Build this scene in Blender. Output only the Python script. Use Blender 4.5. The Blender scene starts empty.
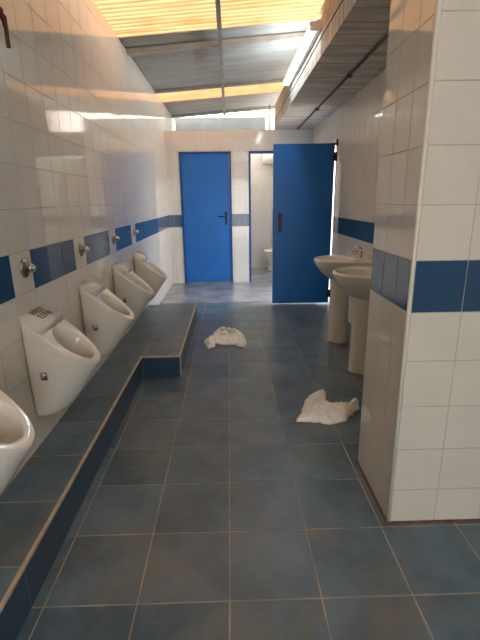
import bpy, bmesh, math, random
from mathutils import Vector, Matrix, noise
random.seed(7)
PI = math.pi
scn = bpy.context.scene
COL = scn.collection
T = .3333          # floor tile pitch
W = .2             # wall tile pitch
XL, XR, YB = -.985, 1.40, 6.13
YR = -3.2          # wall behind the camera
# ------------------------------------------------------------------ materials
def newmat(name):
    m = bpy.data.materials.new(name); m.use_nodes = True
    nt = m.node_tree; b = nt.nodes['Principled BSDF']
    return m, nt, b
def simple(name, col, rough=.4, metal=0, bump=0, bscale=40, var=0, vscale=8, spec=.5, coat=0):
    m, nt, b = newmat(name)
    b.inputs['Base Color'].default_value = (*col, 1)
    b.inputs['Roughness'].default_value = rough
    b.inputs['Metallic'].default_value = metal
    b.inputs['Specular IOR Level'].default_value = spec
    b.inputs['Coat Weight'].default_value = coat
    tc = nt.nodes.new('ShaderNodeTexCoord')
    if var:
        n = nt.nodes.new('ShaderNodeTexNoise'); n.inputs['Scale'].default_value = vscale; n.inputs['Detail'].default_value = 6
        nt.links.new(tc.outputs['Object'], n.inputs['Vector'])
        r = nt.nodes.new('ShaderNodeValToRGB')
        r.color_ramp.elements[0].position = .3; r.color_ramp.elements[1].position = .7
        r.color_ramp.elements[0].color = (*[max(0, c*(1-var)) for c in col], 1)
        r.color_ramp.elements[1].color = (*[min(1, c*(1+var)) for c in col], 1)
        nt.links.new(n.outputs['Fac'], r.inputs['Fac']); nt.links.new(r.outputs['Color'], b.inputs['Base Color'])
    if bump:
        n = nt.nodes.new('ShaderNodeTexNoise'); n.inputs['Scale'].default_value = bscale; n.inputs['Detail'].default_value = 4
        nt.links.new(tc.outputs['Object'], n.inputs['Vector'])
        bp = nt.nodes.new('ShaderNodeBump'); bp.inputs['Strength'].default_value = bump; bp.inputs['Distance'].default_value = .01
        nt.links.new(n.outputs['Fac'], bp.inputs['Height']); nt.links.new(bp.outputs['Normal'], b.inputs['Normal'])
    return m
def tile_mat(name, c0, c1, rough, dirt=None, nscale=6, bump=.02, dirtpos=(.5, .75), spec=.5):
    m, nt, b = newmat(name)
    L = nt.links; N = nt.nodes
    tc = N.new('ShaderNodeTexCoord')
    n = N.new('ShaderNodeTexNoise'); n.inputs['Scale'].default_value = nscale; n.inputs['Detail'].default_value = 8; n.inputs['Roughness'].default_value = .62
    L.new(tc.outputs['Object'], n.inputs['Vector'])
    at = N.new('ShaderNodeAttribute'); at.attribute_name = 'tile_tone'
    ma = N.new('ShaderNodeMath'); ma.operation = 'ADD'
    L.new(n.outputs['Fac'], ma.inputs[0]); L.new(at.outputs['Fac'], ma.inputs[1])
    r = N.new('ShaderNodeValToRGB'); r.color_ramp.elements[0].position = .36; r.color_ramp.elements[1].position = .68
    r.color_ramp.elements[0].color = (*c0, 1); r.color_ramp.elements[1].color = (*c1, 1)
    L.new(ma.outputs[0], r.inputs['Fac'])
    out = r.outputs['Color']
    if dirt:
        n2 = N.new('ShaderNodeTexNoise'); n2.inputs['Scale'].default_value = 2.6; n2.inputs['Detail'].default_value = 9; n2.inputs['Roughness'].default_value = .7
        L.new(tc.outputs['Object'], n2.inputs['Vector'])
        mr = N.new('ShaderNodeMapRange'); mr.inputs['From Min'].default_value = dirtpos[0]; mr.inputs['From Max'].default_value = dirtpos[1]
        mr.inputs['To Max'].default_value = .75
        L.new(n2.outputs['Fac'], mr.inputs['Value'])
        mx = N.new('ShaderNodeMix'); mx.data_type = 'RGBA'
        L.new(mr.outputs[0], mx.inputs['Factor']); L.new(out, mx.inputs[6]); mx.inputs[7].default_value = (*dirt, 1)
        out = mx.outputs[2]
        mr2 = N.new('ShaderNodeMapRange'); mr2.inputs['To Min'].default_value = rough-.06; mr2.inputs['To Max'].default_value = rough+.14
        L.new(n.outputs['Fac'], mr2.inputs['Value']); L.new(mr2.outputs[0], b.inputs['Roughness'])
    else:
        b.inputs['Roughness'].default_value = rough
    L.new(out, b.inputs['Base Color'])
    b.inputs['Specular IOR Level'].default_value = spec
    if bump:
        n3 = N.new('ShaderNodeTexNoise'); n3.inputs['Scale'].default_value = 14 if not dirt else 60
        L.new(tc.outputs['Object'], n3.inputs['Vector'])
        bp = N.new('ShaderNodeBump'); bp.inputs['Strength'].default_value = bump; bp.inputs['Distance'].default_value = .01
        L.new(n3.outputs['Fac'], bp.inputs['Height']); L.new(bp.outputs['Normal'], b.inputs['Normal'])
    return m
M_WHITE = tile_mat('white_wall_tile', (.74, .71, .63), (.78, .75, .67), .07, bump=.03)
M_BLUE = tile_mat('blue_wall_tile', (.028, .082, .175), (.036, .096, .205), .10, bump=.03)
M_FLOOR = tile_mat('slate_blue_floor_tile', (.058, .106, .145), (.145, .212, .262), .30, dirt=(.19, .17, .14), nscale=4, bump=.12, dirtpos=(.48, .66), spec=.55)
M_RISER = tile_mat('navy_riser_tile', (.020, .052, .095), (.034, .078, .135), .28, dirt=(.03, .03, .032), nscale=4, bump=.1, dirtpos=(.55, .8))
M_GROUT = simple('wall_grout', (.50, .46, .38), .8, var=.15)
M_FGROUT = simple('floor_grout', (.38, .33, .265), .8, var=.4, vscale=5, bump=.2)
M_TRIM = simple('cream_edge_trim', (.60, .47, .32), .4, var=.15, vscale=20)
M_CER = simple('white_ceramic', (.80, .77, .69), .10, var=.02, spec=.5, coat=.3)
M_CERIN = simple('ceramic_bowl_inside', (.72, .69, .61), .12, var=.03)
M_DOOR = simple('blue_laminate', (.012, .155, .53), .36, var=.06, vscale=3, bump=.02)
M_FRAME = simple('navy_painted_frame', (.012, .07, .26), .4)
M_CHROME = simple('chrome', (.72, .70, .67), .14, 1)
M_TARN = simple('tarnished_chrome', (.38, .34, .30), .28, 1, var=.4, vscale=60)
M_BLACK = simple('black_plastic', (.012, .012, .014), .4)
M_RUST = simple('rusty_iron', (.13, .05, .035), .75, var=.5, vscale=60, bump=.5)
M_PLASTER = simple('grey_render', (.14, .14, .13), .85, var=.12, vscale=5, bump=.2)
M_BAG = simple('white_plastic_film', (.93, .91, .84), .35, bump=.4, bscale=45, var=.05)
M_PRINT = simple('green_print_plastic', (.42, .62, .30), .4, var=.35, vscale=40)
M_TXT = simple('brown_marker_ink', (.10, .055, .03), .7)
M_STEEL = simple('grey_painted_steel', (.34, .33, .31), .5, var=.2, vscale=10)
M_DARKCOND = simple('dark_conduit', (.07, .065, .055), .6, var=.3)
M_GROUND = simple('outside_concrete', (.62, .61, .58), .9, var=.1, vscale=2)
M_PINK = simple('pale_pink_render', (.80, .68, .62), .9, var=.05)

def concrete():
    m, nt, b = newmat('board_marked_concrete'); N = nt.nodes; L = nt.links
    tc = N.new('ShaderNodeTexCoord')
    n = N.new('ShaderNodeTexNoise'); n.inputs['Scale'].default_value = 3; n.inputs['Detail'].default_value = 8
    mp = N.new('ShaderNodeMapping'); mp.inputs['Scale'].default_value = (1, 5, 1)
    L.new(tc.outputs['Object'], mp.inputs['Vector']); L.new(mp.outputs[0], n.inputs['Vector'])
    r = N.new('ShaderNodeValToRGB'); r.color_ramp.elements[0].position = .3; r.color_ramp.elements[1].position = .72
    r.color_ramp.elements[0].color = (.44, .42, .37, 1); r.color_ramp.elements[1].color = (.78, .73, .65, 1)
    L.new(n.outputs['Fac'], r.inputs['Fac'])
    # board joints across (every 0.2 m along Y)
    sp = N.new('ShaderNodeSeparateXYZ'); L.new(tc.outputs['Object'], sp.inputs[0])
    d = N.new('ShaderNodeMath'); d.operation = 'DIVIDE'; d.inputs[1].default_value = .21; L.new(sp.outputs['Y'], d.inputs[0])
    f = N.new('ShaderNodeMath'); f.operation = 'FRACT'; L.new(d.outputs[0], f.inputs[0])
    lt = N.new('ShaderNodeMath'); lt.operation = 'LESS_THAN'; lt.inputs[1].default_value = .06; L.new(f.outputs[0], lt.inputs[0])
    mu = N.new('ShaderNodeMath'); mu.operation = 'MULTIPLY'; mu.inputs[1].default_value = .55; L.new(lt.outputs[0], mu.inputs[0])
    mx = N.new('ShaderNodeMix'); mx.data_type = 'RGBA'; L.new(mu.outputs[0], mx.inputs['Factor']); L.new(r.outputs['Color'], mx.inputs[6]); mx.inputs[7].default_value = (.10, .085, .065, 1)
    L.new(mx.outputs[2], b.inputs['Base Color']); b.inputs['Roughness'].default_value = .9
    bp = N.new('ShaderNodeBump'); bp.inputs['Strength'].default_value = .5; bp.inputs['Distance'].default_value = .01
    L.new(n.outputs['Fac'], bp.inputs['Height']); L.new(bp.outputs['Normal'], b.inputs['Normal'])
    return m
M_CONC = concrete()
M_CONC2 = simple('tan_concrete_block', (.50, .42, .31), .9, var=.25, vscale=6, bump=.4)

def sheet_metal():
    m, nt, b = newmat('weathered_grey_sheet'); N = nt.nodes; L = nt.links
    tc = N.new('ShaderNodeTexCoord'); n = N.new('ShaderNodeTexNoise'); n.inputs['Scale'].default_value = 2.5; n.inputs['Detail'].default_value = 8
    mp = N.new('ShaderNodeMapping'); mp.inputs['Scale'].default_value = (.6, 5, 1)
    L.new(tc.outputs['Object'], mp.inputs['Vector']); L.new(mp.outputs[0], n.inputs['Vector'])
    r = N.new('ShaderNodeValToRGB'); r.color_ramp.elements[0].position = .3; r.color_ramp.elements[1].position = .7
    r.color_ramp.elements[0].color = (.36, .355, .34, 1); r.color_ramp.elements[1].color = (.48, .475, .46, 1)
    L.new(n.outputs['Fac'], r.inputs['Fac']); L.new(r.outputs['Color'], b.inputs['Base Color'])
    b.inputs['Roughness'].default_value = .8; b.inputs['Metallic'].default_value = .0; b.inputs['Specular IOR Level'].default_value = .25
    return m
M_SHEET = sheet_metal()

def fibre():
    m, nt, b = newmat('yellowed_translucent_fibreglass'); N = nt.nodes; L = nt.links
    N.remove(b); out = [x for x in N if x.type == 'OUTPUT_MATERIAL'][0]
    tc = N.new('ShaderNodeTexCoord'); mp = N.new('ShaderNodeMapping'); mp.inputs['Scale'].default_value = (1.0, 30, 1)
    n = N.new('ShaderNodeTexNoise'); n.inputs['Scale'].default_value = 2; n.inputs['Detail'].default_value = 7; n.inputs['Roughness'].default_value = .65
    L.new(tc.outputs['Object'], mp.inputs['Vector']); L.new(mp.outputs[0], n.inputs['Vector'])
    r = N.new('ShaderNodeValToRGB'); e = r.color_ramp.elements
    e[0].position = .28; e[0].color = (.42, .26, .13, 1); e[1].position = .52; e[1].color = (.60, .45, .315, 1)
    x = e.new(.8); x.color = (.66, .51, .37, 1)
    L.new(n.outputs['Fac'], r.inputs['Fac'])
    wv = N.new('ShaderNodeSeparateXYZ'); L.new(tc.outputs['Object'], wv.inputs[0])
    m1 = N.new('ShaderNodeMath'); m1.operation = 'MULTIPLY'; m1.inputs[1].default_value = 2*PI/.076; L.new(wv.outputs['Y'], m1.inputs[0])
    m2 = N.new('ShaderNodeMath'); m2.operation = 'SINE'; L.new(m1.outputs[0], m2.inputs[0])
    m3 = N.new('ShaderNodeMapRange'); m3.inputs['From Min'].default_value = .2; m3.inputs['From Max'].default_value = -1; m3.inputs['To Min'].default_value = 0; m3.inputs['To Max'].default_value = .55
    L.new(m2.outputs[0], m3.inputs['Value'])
    mxx = N.new('ShaderNodeMix'); mxx.data_type = 'RGBA'; L.new(m3.outputs[0], mxx.inputs['Factor']); L.new(r.outputs['Color'], mxx.inputs[6]); mxx.inputs[7].default_value = (.37, .22, .11, 1)  # darker valley stripes: dirt plus corrugation shading put into the colour
    tr = N.new('ShaderNodeBsdfTranslucent'); df = N.new('ShaderNodeBsdfDiffuse')
    L.new(mxx.outputs[2], tr.inputs['Color']); L.new(mxx.outputs[2], df.inputs['Color'])
    ms = N.new('ShaderNodeMixShader'); ms.inputs[0].default_value = .25
    L.new(tr.outputs[0], ms.inputs[1]); L.new(df.outputs[0], ms.inputs[2]); L.new(ms.outputs[0], out.inputs['Surface'])
    return m
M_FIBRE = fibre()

def emis(name, col, s):
    m, nt, b = newmat(name)
    b.inputs['Base Color'].default_value = (.9, .9, .9, 1)
    b.inputs['Emission Color'].default_value = (*col, 1); b.inputs['Emission Strength'].default_value = s
    return m
M_TUBE = emis('lit_fluorescent_glass', (.80, .93, 1.0), 12.0)

# ------------------------------------------------------------------ helpers
def link(name, me, mats, parent=None, smooth=False, loc=None):
    for m in (mats if isinstance(mats, (list, tuple)) else [mats]): me.materials.append(m)
    if smooth:
        for p in me.polygons: p.use_smooth = True
    o = bpy.data.objects.new(name, me); COL.objects.link(o)
    if parent: o.parent = parent
    if loc: o.location = loc
    return o
def from_bm(name, bm, mats, parent=None, smooth=False, loc=None):
    me = bpy.data.meshes.new(name); bmesh.ops.recalc_face_normals(bm, faces=bm.faces)
    bm.to_mesh(me); bm.free()
    return link(name, me, mats, parent, smooth, loc)
def box(bm, x0, x1, y0, y1, z0, z1, mi=0):
    v = [bm.verts.new((x, y, z)) for z in (z0, z1) for y in (y0, y1) for x in (x0, x1)]
    for f in ((0,2,3,1), (4,5,7,6), (0,1,5,4), (2,6,7,3), (0,4,6,2), (1,3,7,5)):
        bm.faces.new([v[i] for i in f]).material_index = mi
def bevelled(bm, w=.004, seg=2):
    bmesh.ops.bevel(bm, geom=list(bm.edges), offset=w, segments=seg, affect='EDGES', clamp_overlap=True)
def frame_of(d):
    d = Vector(d).normalized(); a = Vector((0, 0, 1)) if abs(d.z) < .9 else Vector((1, 0, 0))
    u = d.cross(a).normalized(); return u, d.cross(u).normalized()
def tube(bm, pts, r, n=12, cap=True):
    pts = [Vector(q) for q in pts]; rs = r if isinstance(r, (list, tuple)) else [r]*len(pts)
    rings = []
    u = None
    for i, q in enumerate(pts):
        d = (pts[min(i+1, len(pts)-1)] - pts[max(i-1, 0)])
        if d.length < 1e-9: d = Vector((0, 0, 1))
        d.normalize()
        if u is None: u, v = frame_of(d)
        else:
            u = (u - d*u.dot(d)).normalized(); v = d.cross(u)
        rings.append([bm.verts.new(q + (u*math.cos(2*PI*k/n) + v*math.sin(2*PI*k/n))*rs[i]) for k in range(n)])
    for a, b in zip(rings, rings[1:]):
        for k in range(n): bm.faces.new([a[k], a[(k+1) % n], b[(k+1) % n], b[k]])
    if cap:
        bm.faces.new(rings[0][::-1]); bm.faces.new(rings[-1])
def loft(bm, rings, close_first=True, close_last=True, mi=0):
    R = [[bm.verts.new(q) for q in r] for r in rings]; n = len(R[0])
    for i, (a, b) in enumerate(zip(R, R[1:])):
        for k in range(n):
            f = bm.faces.new([a[k], a[(k+1) % n], b[(k+1) % n], b[k]]); f.material_index = mi[i] if isinstance(mi, list) else mi
    if close_first: bm.faces.new(R[0][::-1])
    if close_last:
        f = bm.faces.new(R[-1]); f.material_index = mi[-1] if isinstance(mi, list) else mi
    return R
def empty(name, loc=(0, 0, 0), rz=0):
    o = bpy.data.objects.new(name, None); COL.objects.link(o); o.location = loc; o.rotation_euler = (0, 0, rz); o.empty_display_size = .1
    return o
def tag(o, label=None, cat=None, group=None, kind=None):
    for k, v in (('label', label), ('category', cat), ('group', group), ('kind', kind)):
        if v: o[k] = v
    return o
def struct(o): o['kind'] = 'structure'; return o
def subsurf(o, n=2):
    m = o.modifiers.new('smooth', 'SUBSURF'); m.levels = n; m.render_levels = n; return o
def copy_tree(o, parent=None):
    c = o.copy(); COL.objects.link(c)
    if parent: c.parent = parent
    for ch in [x for x in list(bpy.data.objects) if x.parent == o and x != c]:
        copy_tree(ch, c)
    return c

# ---- real tiles: every tile is a small raised bevelled slab with its own slight tilt
def subtract(r, holes):
    out = [r]
    for (a0, b0, a1, b1) in holes:
        nxt = []
        for (x0, y0, x1, y1) in out:
            if x1 <= a0 or x0 >= a1 or y1 <= b0 or y0 >= b1: nxt.append((x0, y0, x1, y1)); continue
            if y0 < b0: nxt.append((x0, y0, x1, b0))
            if y1 > b1: nxt.append((x0, b1, x1, y1))
            yy0, yy1 = max(y0, b0), min(y1, b1)
            if x0 < a0: nxt.append((x0, yy0, a0, yy1))
            if x1 > a1: nxt.append((a1, yy0, x1, yy1))
        out = nxt
    return [q for q in out if q[2]-q[0] > .012 and q[3]-q[1] > .012]
def grid_edges(lo, hi, off, pitch):
    k = math.ceil((lo-off)/pitch + 1e-6); e = [lo]
    while off+k*pitch < hi-1e-6: e.append(off+k*pitch); k += 1
    e.append(hi); return e
def add_tiles(bm, lay, O, U, V, N, ue, ve, pick, holes=(), g=.0028, lift=.0015, tilt=.0016):
    """tiles on plane O+u*U+v*V, facing N"""
    O, U, V, N = map(Vector, (O, U, V, N))
    flip = U.cross(V).dot(N) < 0
    for i in range(len(ue)-1):
        for j in range(len(ve)-1):
            for (a0, b0, a1, b1) in subtract((ue[i], ve[j], ue[i+1], ve[j+1]), holes):
                h = g/2; a0 += h; a1 -= h; b0 += h; b1 -= h; bw = .0012
                if a1-a0 < .006 or b1-b0 < .006: continue
                tu, tv = random.gauss(0, tilt), random.gauss(0, tilt)
                cu, cv = (a0+a1)/2, (b0+b1)/2
                def P(u, v, z): return O + U*u + V*v + N*(z + (u-cu)*tu + (v-cv)*tv)
                o = [bm.verts.new(P(u, v, lift*.35)) for u, v in ((a0, b0), (a1, b0), (a1, b1), (a0, b1))]
                c = [bm.verts.new(P(u, v, lift)) for u, v in ((a0+bw, b0+bw), (a1-bw, b0+bw), (a1-bw, b1-bw), (a0+bw, b1-bw))]
                fs = [c] + [[o[k], o[(k+1) % 4], c[(k+1) % 4], c[k]] for k in range(4)]
                mi = pick(ue[i], ve[j]); tone = random.gauss(0, .045)
                for f in fs:
                    fc = bm.faces.new(f[::-1] if flip else f); fc.material_index = mi; fc[lay] = tone
def slab_rects(bm, rects, place, mi=0):
    for r in rects: place(bm, r, mi)
def wall(name, axis, pos, back, lo, hi, z0, z1, N, off, pitch, pick, holes=(), zoff=-.035, mats=None, faces=True, blind=None):
    """axis 'x': plane x=pos spanning y lo..hi; axis 'y': plane y=pos spanning x lo..hi; back = other face coordinate"""
    bm = bmesh.new(); lay = bm.faces.layers.float.new('tile_tone')
    for (a0, b0, a1, b1) in subtract((lo, z0, hi, z1), holes):
        if axis == 'x': box(bm, min(pos, back), max(pos, back), a0, a1, b0, b1, 0)
        else: box(bm, a0, a1, min(pos, back), max(pos, back), b0, b1, 0)
    bmesh.ops.recalc_face_normals(bm, faces=bm.faces)
    ue = grid_edges(lo, hi, off, pitch); ve = grid_edges(z0, z1, zoff, W)
    if axis == 'x': add_tiles(bm, lay, (pos, 0, 0), (0, 1, 0), (0, 0, 1), N, ue, ve, pick, holes)
    else: add_tiles(bm, lay, (0, pos, 0), (1, 0, 0), (0, 0, 1), N, ue, ve, pick, holes)
    me = bpy.data.meshes.new(name); bm.to_mesh(me); bm.free()
    return struct(link(name, me, mats or [M_GROUT, M_WHITE, M_BLUE]))
isband = lambda v: .93 < v < 1.0
band = lambda u, v: 2 if isband(v) else 1

# ------------------------------------------------------------------ setting: walls
# left wall; white columns interrupt the blue band behind every urinal
def left_pick(u, v):
    if not isband(v): return 1
    for k in range(-4, 4):
        if abs(u-(.77+.824*k)) < .03: return 1
    return 2
wall('wall_left', 'x', XL, XL-.15, YR, 7.8, 0, 2.868, (1, 0, 0), .77, .206, left_pick)
# back wall with two cubicle doorways
D1 = (-.775, 0, .065, 2.15); D2 = (.355, 0, 1.185, 2.15)
wall('wall_back', 'y', YB, YB+.10, XL, XR, 0, 2.47, (0, -1, 0), -.105, W, band, holes=[D1, D2])
# right wall with the doorway that lets daylight in behind the open door
D3 = (4.50, 0, 5.36, 2.11)
wall('wall_right', 'x', XR, XR+.15, .36, 7.8, 0, 2.47, (-1, 0, 0), .36, W, band, holes=[D3])
wall('wall_cubicle_rear', 'y', 7.70, 7.82, XL-.15, XR+.15, 0, 2.30, (0, -1, 0), .1, W, lambda u, v: 1)
# rendered upper part of the rear wall, seen above the cubicles
bm = bmesh.new(); box(bm, XL-.15, .755, 7.72, 7.82, 2.30, 2.93)
struct(from_bm('wall_rear_upper', bm, M_PLASTER))
wall('wall_cubicle_divider', 'x', .34, .24, YB+.10, 7.70, 0, 2.25, (1, 0, 0), 6.3, W, lambda u, v: 1)
# tiled pier on the right, with a corner bead
PX, PY0, PY1 = .705, .361, .825
bm = bmesh.new(); lay = bm.faces.layers.float.new('tile_tone')
box(bm, PX+.002, XR+.15, PY0+.002, PY1-.002, 0, 3.0, 0); bmesh.ops.recalc_face_normals(bm, faces=bm.faces)
ve = grid_edges(0, 2.99, -.035, W)
add_tiles(bm, lay, (0, PY0+.002, 0), (1, 0, 0), (0, 0, 1), (0, -1, 0), grid_edges(PX+.007, XR+.15, .913, W), ve, band)
add_tiles(bm, lay, (PX+.002, 0, 0), (0, 1, 0), (0, 0, 1), (-1, 0, 0), grid_edges(PY0+.007, PY1, PY0+.14, .16), ve, band)
add_tiles(bm, lay, (0, PY1-.002, 0), (1, 0, 0), (0, 0, 1), (0, 1, 0), grid_edges(PX, XR, .913, W), ve, band)
me = bpy.data.meshes.new('wall_pier'); bm.to_mesh(me); bm.free()
struct(link('wall_pier', me, [M_GROUT, M_WHITE, M_BLUE]))
bm = bmesh.new(); tube(bm, [(PX+.004, PY0+.004, z) for z in (0, 1, 2, 3)], .009, 12)
struct(from_bm('trim_1', bm, simple('cream_corner_bead', (.80, .75, .66), .3), smooth=True))
bm = bmesh.new(); box(bm, PX-.013, XR+.1, PY0-.013, PY0+.004, -.001, .0035); box(bm, PX-.013, PX+.004, PY0+.004, PY1, -.001, .0035)
struct(from_bm('trim_9', bm, simple('brown_grimy_mortar', (.16, .09, .045), .9, var=.5, vscale=14, bump=.3)))
# wall beside and behind the camera (only mirrored in the tiles), with an opening added to light the pier and front floor
wall('wall_right_front', 'x', XR+1.2, XR+1.3, YR, PY0, 0, 2.9, (-1, 0, 0), .36, W, band)
bm = bmesh.new(); box(bm, XR+.15, XR+1.3, PY0, PY0+.12, 0, 2.9); struct(from_bm('wall_return', bm, M_PLASTER))
wall('wall_light_opening', 'y', YR, YR-.15, XL-.15, XR+1.3, 0, 2.9, (0, 1, 0), 0, W, band, holes=[(0, 0, .9, 2.1)])
M_PAINTFLOOR = simple('smooth_pale_cement', (.25, .275, .30), .22, var=.42, vscale=3.5, bump=.06, bscale=12)

# ------------------------------------------------------------------ floor
bm = bmesh.new(); lay = bm.faces.layers.float.new('tile_tone')
box(bm, XL-.15, XR+1.3, YR-.15, 7.82, -.10, -.002, 0); bmesh.ops.recalc_face_normals(bm, faces=bm.faces)
add_tiles(bm, lay, (0, 0, -.002), (1, 0, 0), (0, 1, 0), (0, 0, 1), grid_edges(XL, XR+1.2, 0, T), grid_edges(YR, 4.645, 0, T), lambda u, v: 1, g=.0065, lift=.002, tilt=.0012)
me = bpy.data.meshes.new('floor'); bm.to_mesh(me); bm.free()
struct(link('floor', me, [M_FGROUT, M_FLOOR]))
bm = bmesh.new(); box(bm, XL+.001, XR+.16, 4.648, 7.699, -.003, .001)
struct(from_bm('floor_cement', bm, M_PAINTFLOOR))
bm = bmesh.new(); box(bm, XR+.16, 30, YR-12, 20, -.12, -.02); box(bm, -8, XR+.15, 7.83, 20, -.12, -.02); box(bm, -8, XR+1.4, YR-12, YR-.16, -.12, -.02)
struct(from_bm('ground', bm, M_GROUND))

# raised tiled platform under the urinals (L shaped) with cream edge strip
PH = .183; AX, BX, Y1, Y2 = -.706, -.395, 2.035, 3.82
bm = bmesh.new(); lay = bm.faces.layers.float.new('tile_tone')
box(bm, XL+.003, AX-.002, YR+.01, Y2-.002, 0, PH-.002, 0); box(bm, AX-.002, BX-.002, Y1+.002, Y2-.002, 0, PH-.002, 0)
bmesh.ops.recalc_face_normals(bm, faces=bm.faces)
e = .012
add_tiles(bm, lay, (0, 0, PH-.002), (1, 0, 0), (0, 1, 0), (0, 0, 1), [XL+.004, AX-e], grid_edges(YR+.01, Y1+.01, 0, T), lambda u, v: 1, g=.006)
add_tiles(bm, lay, (0, 0, PH-.002), (1, 0, 0), (0, 1, 0), (0, 0, 1), [XL+.004, -.70, BX-e], grid_edges(Y1+.012, Y2-.002, Y1+.33, T), lambda u, v: 1, g=.006)
rz = [0, PH-.010]
add_tiles(bm, lay, (AX-.002, 0, 0), (0, 1, 0), (0, 0, 1), (1, 0, 0), grid_edges(YR+.01, Y1, 0, T), rz, lambda u, v: 2, g=.004)
add_tiles(bm, lay, (BX-.002, 0, 0), (0, 1, 0), (0, 0, 1), (1, 0, 0), grid_edges(Y1, Y2, 0, T), rz, lambda u, v: 2, g=.004)
add_tiles(bm, lay, (0, Y1+.002, 0), (1, 0, 0), (0, 0, 1), (0, -1, 0), [AX, BX-.004], rz, lambda u, v: 2, g=.003)
add_tiles(bm, lay, (0, Y2-.002, 0), (1, 0, 0), (0, 0, 1), (0, 1, 0), [XL+.004, -.70, BX], rz, lambda u, v: 2, g=.003)
me = bpy.data.meshes.new('floor_platform'); bm.to_mesh(me); bm.free()
plat = struct(link('floor_platform', me, [M_FGROUT, M_FLOOR, M_RISER]))
bm = bmesh.new()
z0, z1 = PH-.010, PH+.0025
box(bm, AX-.010, AX+.001, YR+.01, Y1-.001, z0, z1); box(bm, AX-.010, BX+.001, Y1-.001, Y1+.010, z0, z1)
box(bm, BX-.010, BX+.001, Y1+.010, Y2, z0, z1); box(bm, BX-.006, BX+.002, Y1-.002, Y1+.006, .001, z0)
struct(from_bm('trim_2', bm, M_TRIM))

# ------------------------------------------------------------------ roof
SL = .075
def rz_at(x): return 2.885 + SL*(x-XL)
def corrugated(name, y0, y1, mat, x0=-1.35, x1=1.95, dz=0):
    bm = bmesh.new(); n = int((y1-y0)/.0095); rows = []
    for i in range(n+1):
        y = y0+(y1-y0)*i/n; z = .009*math.sin(2*PI*y/.076)+dz
        rows.append([bm.verts.new((x, y, rz_at(x)+z)) for x in (x0, XL, 0, x1)])
    for a, b in zip(rows, rows[1:]):
        for k in range(3): bm.faces.new([a[k], a[k+1], b[k+1], b[k]])
    o = from_bm(name, bm, mat, smooth=True)
    s = o.modifiers.new('thick', 'SOLIDIFY'); s.thickness = .0015
    return struct(o)
corrugated('ceiling', YR-.3, -1.80, M_SHEET)
corrugated('ceiling_translucent_panel', -1.81, -.60, M_FIBRE, dz=.004)  # unseen panel added behind the camera for warm light on the pier
corrugated('ceiling', -.61, 2.30, M_SHEET)
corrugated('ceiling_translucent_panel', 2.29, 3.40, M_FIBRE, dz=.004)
corrugated('ceiling', 3.39, 5.44, M_SHEET)
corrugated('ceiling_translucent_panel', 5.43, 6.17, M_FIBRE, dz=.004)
corrugated('ceiling', 6.16, 7.22, M_SHEET)
def beam(name, y, w, h, mat, top=.012):
    bm = bmesh.new()
    v = []
    for x in (XL, 1.9):
        for yy, zz in ((y-w/2, -top-h), (y+w/2, -top-h), (y+w/2, -top), (y-w/2, -top)):
            v.append(bm.verts.new((x, yy, rz_at(x)+zz)))
    bm.faces.new(v[:4]); bm.faces.new(v[4:][::-1])
    for k in range(4): bm.faces.new([v[k], v[(k+1) % 4], v[4+(k+1) % 4], v[4+k]])
    return struct(from_bm(name, bm, mat))
M_LBEAM = simple('pale_painted_beam', (.50, .45, .38), .6, var=.15)
beam('trim_3', 3.70, .06, .045, M_LBEAM); beam('trim_4', 5.38, .05, .035, M_STEEL); beam('trim_5', 7.19, .05, .04, M_STEEL)
beam('trim_6', .9, .06, .045, M_LBEAM); beam('trim_7', -1.9, .06, .045, M_LBEAM)
bm = bmesh.new(); zt = rz_at(-.03)-.058; box(bm, -.052, -.012, YR, 7.21, zt-.035, zt)
struct(from_bm('trim_8', bm, M_STEEL))
# concrete ledge slab along the right side
bm = bmesh.new(); box(bm, .77, XR+.15, PY1, 6.13, 2.47, 2.63); box(bm, .77, XR+1.3, YR, PY0, 2.47, 2.63)
struct(from_bm('ceiling_concrete_slab', bm, M_CONC))
bm = bmesh.new(); y = YR
while y < 6.1:       # upstand course of blocks on the slab edge
    y2 = min(y+.46, 6.13); box(bm, .775+random.uniform(-.003, .003), .93, y+.004, y2-.004, 2.635, 2.835); y += .46
bevelled(bm, .004, 1)
box(bm, .785, .92, YR, 6.12, 2.62, 2.83)
struct(from_bm('wall_slab_upstand', bm, M_CONC2))
# cable on the fascia and conduit under the slab
bm = bmesh.new(); tube(bm, [(.767, y, 2.60+.006*math.sin(y*3)) for y in [PY1+.1+i*.3 for i in range(18)]], .004, 8)
tag(from_bm('power_cable', bm, M_DARKCOND, smooth=True), 'thin dark cable running along the edge face of the concrete slab', 'cable')
root = empty('electrical_conduit', (1.13, 2, 2.459)); tag(root, 'long dark conduit pipe fixed to the underside of the concrete slab', 'conduit')
bm = bmesh.new(); tube(bm, [(0, y, 0) for y in (-1.1, 0, 2, 4.05)], .012, 10); from_bm('pipe', bm, M_DARKCOND, root, True)
for y in (-.1, 1.05, 2.5):
    bm = bmesh.new(); box(bm, -.022, .022, y-.03, y+.03, -.02, .012); bevelled(bm, .004); from_bm('junction_box', bm, M_DARKCOND, root)
# dark down pipe by the back end of the slab
bm = bmesh.new(); tube(bm, [(.70, 6.165, 2.46), (.70, 6.165, 2.84)], .014, 10)
tag(from_bm('vent_pipe', bm, M_STEEL, smooth=True), 'short upright grey pipe on top of the back wall at the slab end', 'pipe')
# neighbouring building seen through the gap above the cubicles
bm = bmesh.new(); box(bm, .72, 5, 13, 16, -.1, 6.3); box(bm, .62, 5.1, 12.9, 16.1, 6.3, 6.45)
nb = tag(from_bm('neighbour_building', bm, M_PINK), 'pale pink building seen through the gap above the cubicle rear wall', 'building')

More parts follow.
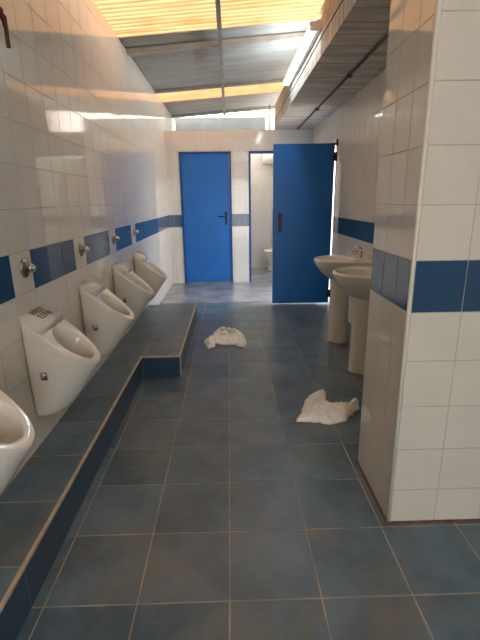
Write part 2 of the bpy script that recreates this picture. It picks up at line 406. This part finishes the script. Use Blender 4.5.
# ------------------------------------------------------------------ fluorescent fittings
def fitting(loc):
    root = empty('fluorescent_light', loc)
    bm = bmesh.new(); box(bm, 0, .040, -.86, .86, -.035, .035); bevelled(bm, .004); from_bm('housing', bm, simple('white_enamel', (.75, .75, .72), .4), root)
    bm = bmesh.new(); tube(bm, [(-.03, y, -.005) for y in (-.82, 0, .82)], .025, 16); from_bm('lamp_tube', bm, M_TUBE, root, True)
    for s in (-1, 1):
        bm = bmesh.new(); box(bm, -.052, 0, s*.835-.018, s*.835+.018, -.034, .026); bevelled(bm, .004); from_bm('end_cap', bm, simple('white_plastic', (.8, .8, .78), .4), root)
    return root
f = fitting((.737, 3.45, 2.70)); tag(f, 'lit white fluorescent tube light on the edge of the concrete slab', 'light')
f2 = copy_tree(f); f2.location = (.737, -1.1, 2.70); tag(f2, 'added unseen fluorescent tube behind the viewer, lighting the pillar and front floor', 'light')  # added out of view to brighten the pier and front floor

# ------------------------------------------------------------------ doors
def door_frame(name, x0, x1, z1, y, t=.03, d=.13):
    bm = bmesh.new()
    box(bm, x0, x0+t, y-.012, y+d, 0, z1); box(bm, x1-t, x1, y-.012, y+d, 0, z1); box(bm, x0, x1, y-.0121, y+d, z1-t, z1)
    return struct(from_bm(name, bm, M_FRAME))
def lever(parent, mat, loc, n=-1, side=-1, plate=(.022, .12), L=.12, lever_on=True):
    """plate + lever on the face whose normal is n*Y"""
    x, y, z = loc
    bm = bmesh.new(); y2 = y+n*.008
    box(bm, x-plate[0], x+plate[0], min(y, y2), max(y, y2), z-plate[1], z+plate[1]); bevelled(bm, .003)
    h = from_bm('handle_plate', bm, mat, parent)
    if lever_on:
        bm = bmesh.new(); tube(bm, [(x, y+n*.006, z+.03), (x, y+n*.05, z+.03), (x+side*.02, y+n*.06, z+.03), (x+side*L, y+n*.055, z+.028)], .009, 10)
        from_bm('handle', bm, mat, h, True)
        bm = bmesh.new(); tube(bm, [(x, y+n*.004, z-.07), (x, y+n*.014, z-.07)], .010, 10); from_bm('keyhole', bm, mat, h, True)
d1f = door_frame('door_1', D1[0], D1[2], D1[3], YB)
bm = bmesh.new(); box(bm, D1[0]+.032, D1[2]-.032, YB+.004, YB+.044, .02, D1[3]-.033); bevelled(bm, .002, 1)
leaf = from_bm('door_leaf', bm, M_DOOR, d1f)
lever(leaf, M_BLACK, (-.035, YB+.004, 1.10), plate=(.018, .105), L=.13)
d2f = door_frame('door_2', D2[0], D2[2], D2[3], YB)
# open door leaf hinged on the right wall
root = struct(empty('door_3', (1.385, 4.45, 0), math.radians(-1)))
bm = bmesh.new(); box(bm, -.795, -.028, -.02, .02, .02, 2.055); bevelled(bm, .002, 1); leaf = from_bm('door_leaf', bm, M_DOOR, root)
bm = bmesh.new(); box(bm, -.7965, -.795, -.0205, .0205, .02, 2.055); from_bm('edge_strip', bm, simple('pale_edge_band', (.10, .27, .55), .4), leaf)
lever(leaf, M_BLACK, (-.705, -.02, 1.10), plate=(.022, .12), lever_on=False)
bm = bmesh.new(); box(bm, -.716, -.694, -.032, -.026, 1.055, 1.13); bevelled(bm, .003); from_bm('lock_turn', bm, simple('dark_steel', (.05, .05, .055), .3, .6), leaf)
bm = bmesh.new(); box(bm, -.80, -.7955, -.012, .012, .93, 1.27); from_bm('lock_plate', bm, M_FRAME, leaf)
for z in (.15, 1.90):
    bm = bmesh.new(); box(bm, -.05, .006, -.028, -.016, z-.05, z+.05); tube(bm, [(-.008, -.022, z-.055), (-.008, -.022, z+.055)], .011, 10)
    from_bm('hinge', bm, simple('black_hinge_metal', (.03, .03, .035), .45, .5), leaf)
bm = bmesh.new(); box(bm, -.075, .008, -.03, -.018, 2.03, 2.06); tube(bm, [(-.005, -.025, 2.02), (-.005, -.025, 2.10)], .012, 10)
from_bm('top_pivot', bm, M_RUST, leaf)
bm = bmesh.new()      # lining of the outer doorway
box(bm, XR-.006, XR+.16, D3[0], D3[0]+.03, 0, D3[3]); box(bm, XR-.006, XR+.16, D3[2]-.03, D3[2], 0, D3[3]); box(bm, XR-.0061, XR+.16, D3[0], D3[2], D3[3]-.03, D3[3])
struct(from_bm('door_4', bm, simple('white_painted_lining', (.75, .75, .74), .5)))

# ------------------------------------------------------------------ urinals
def D_ring(d, w, zb, zf, cut, n=16, pw=1.0):
    """closed outline on the wall side x=0, bulging to x=d, half-width w; z goes zb (wall) -> zf (tip)"""
    pts = []
    for k in range(n+1):
        a = -PI/2 + PI*k/n
        cx, sy = math.cos(a), math.sin(a)
        x = cut + (d-cut)*(abs(cx)**pw); y = w*(abs(sy)**.9)*(1 if sy > 0 else -1)
        pts.append((x, y))
    pts += [(cut*.5, w), (0, w), (0, w*.33), (0, -w*.33), (0, -w), (cut*.5, -w)]
    return [(x, y, zb+(zf-zb)*(x/d if d else 0)) for x, y in pts]
def make_urinal(loc):
    root = empty('urinal', loc)
    bm = bmesh.new(); R = []
    spec = [(.05, .075, .332, .327, .02), (.10, .105, .333, .331, .03), (.145, .120, .35, .350, .045), (.185, .130, .40, .395, .055), (.232, .142, .49, .46, .07),
            (.275, .150, .60, .53, .08), (.303, .154, .72, .56, .09), (.314, .156, .80, .58, .095), (.320, .156, .845, .590, .10), (.317, .153, .866, .602, .10)]
    for d, w, zb, zf, cut in spec: R.append(D_ring(d, w, zb, zf, cut))
    # rim rolls inward, then the bowl goes down
    def hole(c, a, b, zo, n=16):
        pts = []
        out = []
        tot = n+1+6
        for k in range(n+1):
            t = -PI/2+PI*k/n; out.append((c+a*math.cos(t), b*math.sin(t)*(1 if True else 1)))
        back = [(-.25, .97), (-.6, .80), (-.95, .30), (-.95, -.30), (-.6, -.80), (-.25, -.97)]
        for bx, by in back: out.append((c+a*bx, b*by))
        return [(x, y, .866-.264/.317*x + zo) for x, y in out]
    R.append([(x*.985 if x > .2 else x, y*.97, z+.002) for x, y, z in R[-1]])
    R.append(hole(.192, .101, .108, -.000)); R.append(hole(.190, .092, .099, -.010))
    R.append(hole(.188, .085, .091, -.035)); R.append([(x, y, z-.0) for x, y, z in hole(.175, .068, .075, -.12)])
    R.append(hole(.165, .045, .055, -.20))
    mi = [0]*(len(R)-3)+[1, 1, 1]
    loft(bm, R, True, True, mi)
    body = subsurf(from_bm('basin', bm, [M_CER, M_CERIN], root, True), 2)
    # sloping service box against the wall
    bm = bmesh.new()
    def sl(x, y): return (x, y)
    P = [(0, .880), (.100, .835), (.104, .775), (0, .79)]
    a = [bm.verts.new((x, -.138, z)) for x, z in P]; b = [bm.verts.new((x, .138, z)) for x, z in P]
    bm.faces.new(a); bm.faces.new(b[::-1])
    for k in range(4): bm.faces.new([a[k], b[k], b[(k+1) % 4], a[(k+1) % 4]])
    bmesh.ops.recalc_face_normals(bm, faces=bm.faces); bevelled(bm, .009, 4)
    from_bm('cover_box', bm, M_CER, root, True)
    for s in (-1, 1):
        bm = bmesh.new(); y0 = s*.1475
        box(bm, .066, .108, y0-.012, y0+.004, .548, .600) if s > 0 else box(bm, .066, .108, y0-.004, y0+.012, .548, .600); bevelled(bm, .006, 2)
        o = from_bm('bolt_recess', bm, simple('dark_recess', (.10, .075, .06), .5), root, True)
        bm = bmesh.new(); tube(bm, [(.086, y0, .580), (.086, y0+s*.011, .580), (.086, y0+s*.014, .580)], [.016, .016, .009], 14)
        from_bm('bolt_cap', bm, M_CHROME, o, True)
    # spreader and drain grille in the bowl
    bm = bmesh.new(); tube(bm, [(.155, 0, .585), (.155, 0, .592)], [.024, .020], 16); from_bm('drain_grille', bm, M_CHROME, root, True)
    return root
lab = ['white ceramic urinal nearest the camera, cut by the left edge of the picture',
       'white urinal with two rows of brown writing on its sloping top',
       'white urinal next after the one with writing, third from the far end',
       'white urinal second from the far end of the row',
       'white urinal at the far end of the row, nearest the blue doors']
UY = [.105, .895, 1.719, 2.543, 3.367]
GU = 'urinals along the left wall'
u0 = make_urinal((XL+.001, UY[0], 0)); urs = [u0]
for y in UY[1:]:
    c = copy_tree(u0); c.location = (XL+.001, y, 0); urs.append(c)
for o, l in zip(urs, lab): tag(o, l, 'urinal', GU)
# brown lettering (two short rows of block characters) on the second urinal
bm = bmesh.new()
GL = {'a': [(0, 0, .2, 1), (.8, 0, 1, 1), (0, .8, 1, 1), (0, .4, 1, .6)], 'b': [(0, 0, .2, 1), (0, .8, 1, 1), (0, .4, .8, .6), (0, 0, 1, .2)],
      'c': [(0, 0, .2, 1), (.8, 0, 1, 1), (.4, .2, .6, .8)], 'd': [(0, 0, 1, .2), (0, .8, 1, 1), (0, 0, .2, 1), (.8, .4, 1, 1), (.5, .4, 1, .6)]}
for row, word in enumerate(('cabd', 'bdac')):
    for i, g in enumerate(word):
        for (a0, b0, a1, b1) in GL[g]:
            # letters read from the room side; along -Y ... +Y, rows go down the slope
            yy0 = -.062+i*.032; h = .030; w = .025
            ya, yb = yy0+a0*w, yy0+a1*w
            xt = .016+row*.037
            xa, xb = xt+(1-b1)*h, xt+(1-b0)*h
            f = lambda x: .880-.45*x
            v = [bm.verts.new((x, y, f(x)+dz)) for dz in (.0003, .0012) for x, y in ((xa, ya), (xb, ya), (xb, yb), (xa, yb))]
            for q in ((0,1,2,3), (4,5,6,7), (0,1,5,4), (1,2,6,5), (2,3,7,6), (3,0,4,7)): bm.faces.new([v[k] for k in q])
tag(from_bm('writing', bm, M_TXT, urs[1]), 'two rows of brown block lettering')

# push-button flush valves on the wall above
def make_valve(loc):
    root = empty('flush_valve', loc)
    bm = bmesh.new(); tube(bm, [(0, 0, 0), (.006, 0, 0), (.012, 0, 0), (.018, 0, 0)], [.047, .047, .038, .024], 24); from_bm('wall_flange', bm, M_TARN, root, True)
    bm = bmesh.new(); tube(bm, [(.012, 0, 0), (.026, 0, 0), (.028, 0, 0), (.042, 0, 0)], [.017, .017, .021, .021], 18); from_bm('valve_body', bm, M_CHROME, root, True)
    bm = bmesh.new(); tube(bm, [(.040, 0, 0), (.052, 0, 0), (.055, 0, 0)], [.014, .014, .009], 16); from_bm('push_button', bm, M_CHROME, root, True)
    return root
v0 = make_valve((XL+.002, .893, 1.085)); vs = [v0]
for k in (1, 2, 3):
    c = copy_tree(v0); c.location = (XL+.002, .893+.824*k, 1.085); vs.append(c)
vl = {0: 'round chrome flush valve above the urinal with the brown writing',
      1: 'chrome flush valve second from the left, above the third urinal from the far end', 2: 'chrome flush valve above the second urinal from the far end', 3: 'chrome flush valve farthest along the wall, above the last urinal'}
for o, k in zip(vs, (0, 1, 2, 3)): tag(o, vl[k], 'valve', 'flush valves above the urinals')
# rusty bent pipe stub high on the left wall
root = empty('rusty_pipe', (XL, .96, 2.16)); tag(root, 'rusty brown bent pipe stub sticking out high on the left wall', 'pipe')
bm = bmesh.new(); tube(bm, [(0, -.07, .02), (.03, -.05, .03), (.05, -.01, .005), (.045, .012, -.03), (.04, .020, -.075), (.04, .022, -.10)], [.016, .018, .014, .009, .009, .009], 12); from_bm('bent_tube', bm, M_RUST, root, True)
bm = bmesh.new(); tube(bm, [(0, -.055, .02), (.012, -.055, .02)], .034, 16); tube(bm, [(.03, -.06, .03), (.045, -.03, .015)], .024, 12); from_bm('wall_fitting', bm, M_RUST, root, True)

# ------------------------------------------------------------------ pedestal basins
def make_basin(loc):
    """local: x towards the room (negative world X), built with x=0 at the wall, facing -X"""
    root = empty('pedestal_washbasin', loc)
    def ring(d, w, z, zf=None, cut=.16, n=20, sx=1.0):
        pts = []
        for k in range(n+1):
            a = -PI/2+PI*k/n; x = cut+(d-cut)*max(0, math.cos(a))**.9; y = w*math.sin(a); pts.append((x, y))
        pts += [(cut*.6, w*.95), (0, w*.86), (0, w*.3), (0, -w*.3), (0, -w*.86), (cut*.6, -w*.95)]
        zf = z if zf is None else zf
        return [(-x, y, z+(zf-z)*x/d) for x, y in pts]
    def hole(c, a, b, z, n=20):
        out = [(c+a*math.cos(-PI/2+PI*k/n), b*math.sin(-PI/2+PI*k/n)) for k in range(n+1)]
        for bx, by in [(-.3, .95), (-.65, .76), (-.9, .28), (-.9, -.28), (-.65, -.76), (-.3, -.95)]: out.append((c+a*bx, b*by))
        return [(-x, y, z) for x, y in out]
    R = [ring(.30, .09, .60, cut=.12), ring(.36, .13, .615, cut=.12), ring(.44, .19, .66, cut=.13), ring(.50, .235, .71, cut=.14), ring(.545, .268, .77, cut=.15),
         ring(.562, .280, .812, cut=.16), ring(.565, .282, .830, cut=.16), ring(.557, .275, .840, cut=.16), ring(.545, .263, .841, cut=.16),
         hole(.335, .195, .222, .836), hole(.335, .185, .212, .825), hole(.33, .165, .185, .785), hole(.32, .12, .13, .735), hole(.31, .05, .05, .715)]
    bm = bmesh.new(); loft(bm, R, True, True, [0]*(len(R)-4)+[1]*3+[1])
    subsurf(from_bm('basin', bm, [M_CER, M_CERIN], root, True), 2)
    bm = bmesh.new(); n = 24; RR = []
    for z, rx, ry in ((0, .10, .098), (.015, .10, .098), (.03, .095, .094), (.3, .092, .091), (.52, .094, .093), (.62, .105, .10), (.68, .11, .11)):
        RR.append([(-.297+rx*math.cos(2*PI*k/n), ry*math.sin(2*PI*k/n), z) for k in range(n)])
    loft(bm, RR); from_bm('pedestal', bm, M_CER, root, True)
    # mixer tap
    tap = None
    bm = bmesh.new(); tube(bm, [(-.115, 0, .838), (-.115, 0, .845), (-.115, 0, .85), (-.115, 0, .90), (-.115, 0, .905)], [.027, .027, .020, .019, .012], 16)
    tap = from_bm('tap_body', bm, M_CHROME, root, True)
    bm = bmesh.new(); tube(bm, [(-.12, 0, .872), (-.16, 0, .895), (-.20, 0, .900), (-.232, 0, .892), (-.24, 0, .875)], [.013, .012, .011, .011, .011], 12); from_bm('spout', bm, M_CHROME, tap, True)
    bm = bmesh.new(); tube(bm, [(-.115, 0, .903), (-.118, 0, .925), (-.145, 0, .945), (-.175, 0, .952)], [.015, .012, .007, .006], 12); from_bm('tap_lever', bm, M_CHROME, tap, True)
    bm = bmesh.new(); tube(bm, [(-.30, 0, .718), (-.30, 0, .722)], .021, 16); from_bm('drain', bm, M_CHROME, root, True)
    return root
s0 = make_basin((XR-.003, 2.87, 0)); tag(s0, 'white pedestal washbasin farther from the camera, its chrome tap in view', 'washbasin', 'washbasins on the right wall')
s1 = copy_tree(s0); s1.location = (XR-.010, 2.08, 0); tag(s1, 'white pedestal washbasin nearer the camera, partly hidden by the tiled pillar', 'washbasin', 'washbasins on the right wall')
# stop valve on the wall between the basins
root = empty('stop_valve', (XR, 2.46, .52)); tag(root, 'small dark stop valve on the wall under the washbasins', 'valve')
bm = bmesh.new(); tube(bm, [(0, 0, 0), (-.045, 0, 0)], .010, 10); tube(bm, [(-.04, 0, -.012), (-.04, 0, .04)], .011, 10); from_bm('valve_body', bm, M_TARN, root, True)
bm = bmesh.new(); tube(bm, [(-.045, 0, 0), (-.065, 0, 0)], .018, 12); from_bm('valve_knob', bm, M_BLACK, root, True)

# ------------------------------------------------------------------ toilet and high cistern in the open cubicle
TX = .93
root = empty('toilet', (TX-.045, 7.695, 0)); tag(root, 'white toilet inside the open cubicle', 'toilet')
n = 28
def oval(cx, cy, a, b, z): return [(cx+a*math.cos(2*PI*k/n), cy+b*math.sin(2*PI*k/n), z) for k in range(n)]
bm = bmesh.new()
loft(bm, [oval(0, -.30, .115, .19, 0), oval(0, -.30, .11, .18, .03), oval(0, -.29, .085, .15, .10), oval(0, -.30, .09, .16, .18), oval(0, -.32, .14, .20, .27), oval(0, -.335, .175, .235, .36), oval(0, -.34, .182, .245, .395), oval(0, -.34, .176, .24, .405),
          oval(0, -.34, .125, .185, .405), oval(0, -.34, .115, .17, .37), oval(0, -.33, .07, .09, .24)], True, True, [0]*8+[1, 1, 1])
from_bm('bowl', bm, [M_CER, M_CERIN], root, True)
bm = bmesh.new()
loft(bm, [oval(0, -.34, .185, .25, .407), oval(0, -.34, .187, .252, .418), oval(0, -.34, .180, .245, .427), oval(0, -.34, .120, .18, .427), oval(0, -.34, .118, .178, .407)], False, False)
from_bm('seat', bm, M_CER, root, True)
bm = bmesh.new(); tube(bm, [(0, -.10, .36), (0, -.03, .37)], .05, 14); from_bm('flush_inlet', bm, M_CER, root, True)
root = empty('high_cistern', (TX, 7.6975, 2.07)); tag(root, 'white high level cistern on the cubicle rear wall above the toilet', 'cistern')
bm = bmesh.new(); box(bm, -.235, .215, -.17, 0, 0, .20); bevelled(bm, .015, 3); tankb = from_bm('tank', bm, M_CER, root, True)
bm = bmesh.new(); box(bm, -.24, .22, -.176, 0, .197, .225); bevelled(bm, .006, 2); from_bm('lid', bm, M_CER, root)
bm = bmesh.new(); tube(bm, [(-.0, -.06, 0), (-.0, -.06, -.05), (-.03, -.04, -.4), (-.045, -.03, -1.2), (-.045, -.03, -1.58)], [.03, .022, .015, .015, .015], 12); from_bm('flush_pipe', bm, M_CER, root, True)

# ------------------------------------------------------------------ crumpled plastic bags
def bag(name, outline, hgt, seed, mats, band_fn=None, res=.0085, wr=1.0):
    xs = [q[0] for q in outline]; ys = [q[1] for q in outline]
    def inside(x, y):
        c = False; j = len(outline)-1
        for i in range(len(outline)):
            xi, yi = outline[i]; xj, yj = outline[j]
            if (yi > y) != (yj > y) and x < (xj-xi)*(y-yi)/(yj-yi)+xi: c = not c
            j = i
        return c
    def dist(x, y):
        m = 9; j = len(outline)-1
        for i in range(len(outline)):
            a = Vector(outline[j]); b = Vector(outline[i]); p = Vector((x, y)); ab = b-a
            t = max(0, min(1, (p-a).dot(ab)/max(ab.length_squared, 1e-9))); m = min(m, (p-(a+ab*t)).length); j = i
        return m
    bm = bmesh.new(); V = {}; B = {}
    nx = int((max(xs)-min(xs))/res)+2; ny = int((max(ys)-min(ys))/res)+2
    S = Vector((seed*3.1, seed*1.7, seed))
    for i in range(nx):
        for j in range(ny):
            x = min(xs)+i*res; y = min(ys)+j*res
            if not inside(x, y): continue
            d = dist(x, y); q = Vector((x, y, 0))
            ridge = 1-abs(noise.noise(q*16+S))*2.0; ridge2 = 1-abs(noise.noise(q*38+S))*2.0
            prof = min(1, (d/.06))**.6
            z = .006 + hgt*prof*(.38+.50*ridge+.34*ridge2*wr)
            jx = noise.noise(q*25+S*2)*.008; jy = noise.noise(q*25+S*5)*.008
            V[i, j] = bm.verts.new((x+jx, y+jy, z)); B[i, j] = bm.verts.new((x+jx, y+jy, .003))
    def ok(i, j): return all(k in V for k in ((i, j), (i+1, j), (i+1, j+1), (i, j+1)))
    for i in range(nx):
        for j in range(ny):
            if ok(i, j):
                f = bm.faces.new([V[i, j], V[i+1, j], V[i+1, j+1], V[i, j+1]])
                if band_fn: f.material_index = band_fn(min(xs)+i*res, min(ys)+j*res)
                bm.faces.new([B[i, j], B[i, j+1], B[i+1, j+1], B[i+1, j]])
    for e_ in [e_ for e_ in bm.edges if len(e_.link_faces) == 1 and e_.verts[0].co.z > .004 and e_.verts[1].co.z > .004]:
        pass
    top = {v: k for k, v in V.items()}
    edges = [e_ for e_ in bm.edges if len(e_.link_faces) == 1 and e_.verts[0] in top and e_.verts[1] in top]
    for e_ in edges:
        a, b = e_.verts; bm.faces.new([a, b, B[top[b]], B[top[a]]])
    for v in [v for v in bm.verts if not v.link_faces]: bm.verts.remove(v)
    o = from_bm(name, bm, mats, None, True)
    return o
o2 = [(.429, 1.253), (.471, 1.347), (.53, 1.528), (.574, 1.606), (.631, 1.653), (.695, 1.689), (.721, 1.676), (.683, 1.507), (.712, 1.468), (.828, 1.467), (.893, 1.549), (.917, 1.529), (.889, 1.397), (.757, 1.244), (.647, 1.192), (.58, 1.225), (.507, 1.239)]
b2 = bag('plastic_bag', o2, .052, 3.3, [M_BAG]); tag(b2, 'crumpled plain white plastic bag on the floor near the tiled pillar', 'bag')
o1 = [(-.267, 2.879), (-.225, 2.687), (-.2, 2.667), (-.136, 2.736), (-.132, 2.812), (-.02, 2.778), (.055, 2.78), (.079, 2.723), (.151, 2.682), (.172, 2.773), (.172, 2.93), (.146, 3.101), (.075, 3.279), (.047, 3.22), (-.008, 3.294), (-.092, 3.323), (-.17, 3.189), (-.197, 3.016), (-.247, 2.978)]
b1 = bag('plastic_bag', o1, .055, 8.1, [M_BAG, M_PRINT], lambda x, y: 1 if (-.10 < x < .07 and 2.96 < y < 3.17 and noise.noise(Vector((x*30, y*30, 4))) > -.15) else 0)
tag(b1, 'crumpled white plastic bag with a green print, farther along the floor', 'bag')

# ------------------------------------------------------------------ light
w = bpy.data.worlds.new('sky'); scn.world = w; w.use_nodes = True
nt = w.node_tree; bg = nt.nodes['Background']
sky = nt.nodes.new('ShaderNodeTexSky'); sky.sky_type = 'NISHITA'; sky.sun_disc = False; sky.sun_elevation = math.radians(58); sky.sun_rotation = math.radians(60); sky.dust_density = 4; sky.air_density = 1.0
mx = nt.nodes.new('ShaderNodeMix'); mx.data_type = 'RGBA'; mx.inputs['Factor'].default_value = .55
nt.links.new(sky.outputs[0], mx.inputs[6]); mx.inputs[7].default_value = (6.1, 5.8, 5.2, 1)
nt.links.new(mx.outputs[2], bg.inputs['Color']); bg.inputs['Strength'].default_value = .9
sd = bpy.data.lights.new('sun', 'SUN'); sd.energy = 2.2; sd.angle = math.radians(4); sd.color = (1, .94, .86)
so = bpy.data.objects.new('sun', sd); COL.objects.link(so)
so.rotation_euler = Vector((-.22, .12, 1)).to_track_quat('Z', 'Y').to_euler()
def portal(loc, rot, sx, sy):
    ld = bpy.data.lights.new('portal', 'AREA'); ld.shape = 'RECTANGLE'; ld.size = sx; ld.size_y = sy; ld.cycles.is_portal = True
    o = bpy.data.objects.new('portal', ld); COL.objects.link(o); o.location = loc; o.rotation_euler = rot
portal((XR+.17, 4.93, 1.05), (0, math.radians(90), 0), 2.1, .84)
portal((.45, YR-.17, 1.05), (math.radians(90), 0, 0), .9, 2.1)
portal((1.95, 2.0, 2.88), (0, math.radians(90), 0), .5, 10.2)
portal((.2, 7.46, 2.95), (0, 0, 0), 2.6, .48)

# ------------------------------------------------------------------ camera
f, pit, yaw, roll, cx, cy, h = 422.768, .276525, .020305, -.014169, .02712, -1.19251, 1.39174
cp, sp, c, s = math.cos(pit), math.sin(pit), math.cos(yaw), math.sin(yaw)
F = Vector((s*cp, c*cp, -sp)); Rr = Vector((c, -s, 0)); U = Rr.cross(F)
R2 = math.cos(roll)*Rr+math.sin(roll)*U; U2 = -math.sin(roll)*Rr+math.cos(roll)*U
cd = bpy.data.cameras.new('camera'); co = bpy.data.objects.new('camera', cd); COL.objects.link(co)
cd.sensor_fit = 'VERTICAL'; cd.sensor_height = 36; cd.lens = 36*f/640; cd.clip_start = .02
co.matrix_world = Matrix(((R2.x, U2.x, -F.x, cx), (R2.y, U2.y, -F.y, cy), (R2.z, U2.z, -F.z, h), (0, 0, 0, 1)))
scn.camera = co
vs_ = scn.view_settings; vs_.view_transform = 'Standard'; vs_.look = 'None'; vs_.gamma = 1; vs_.exposure = 0.88
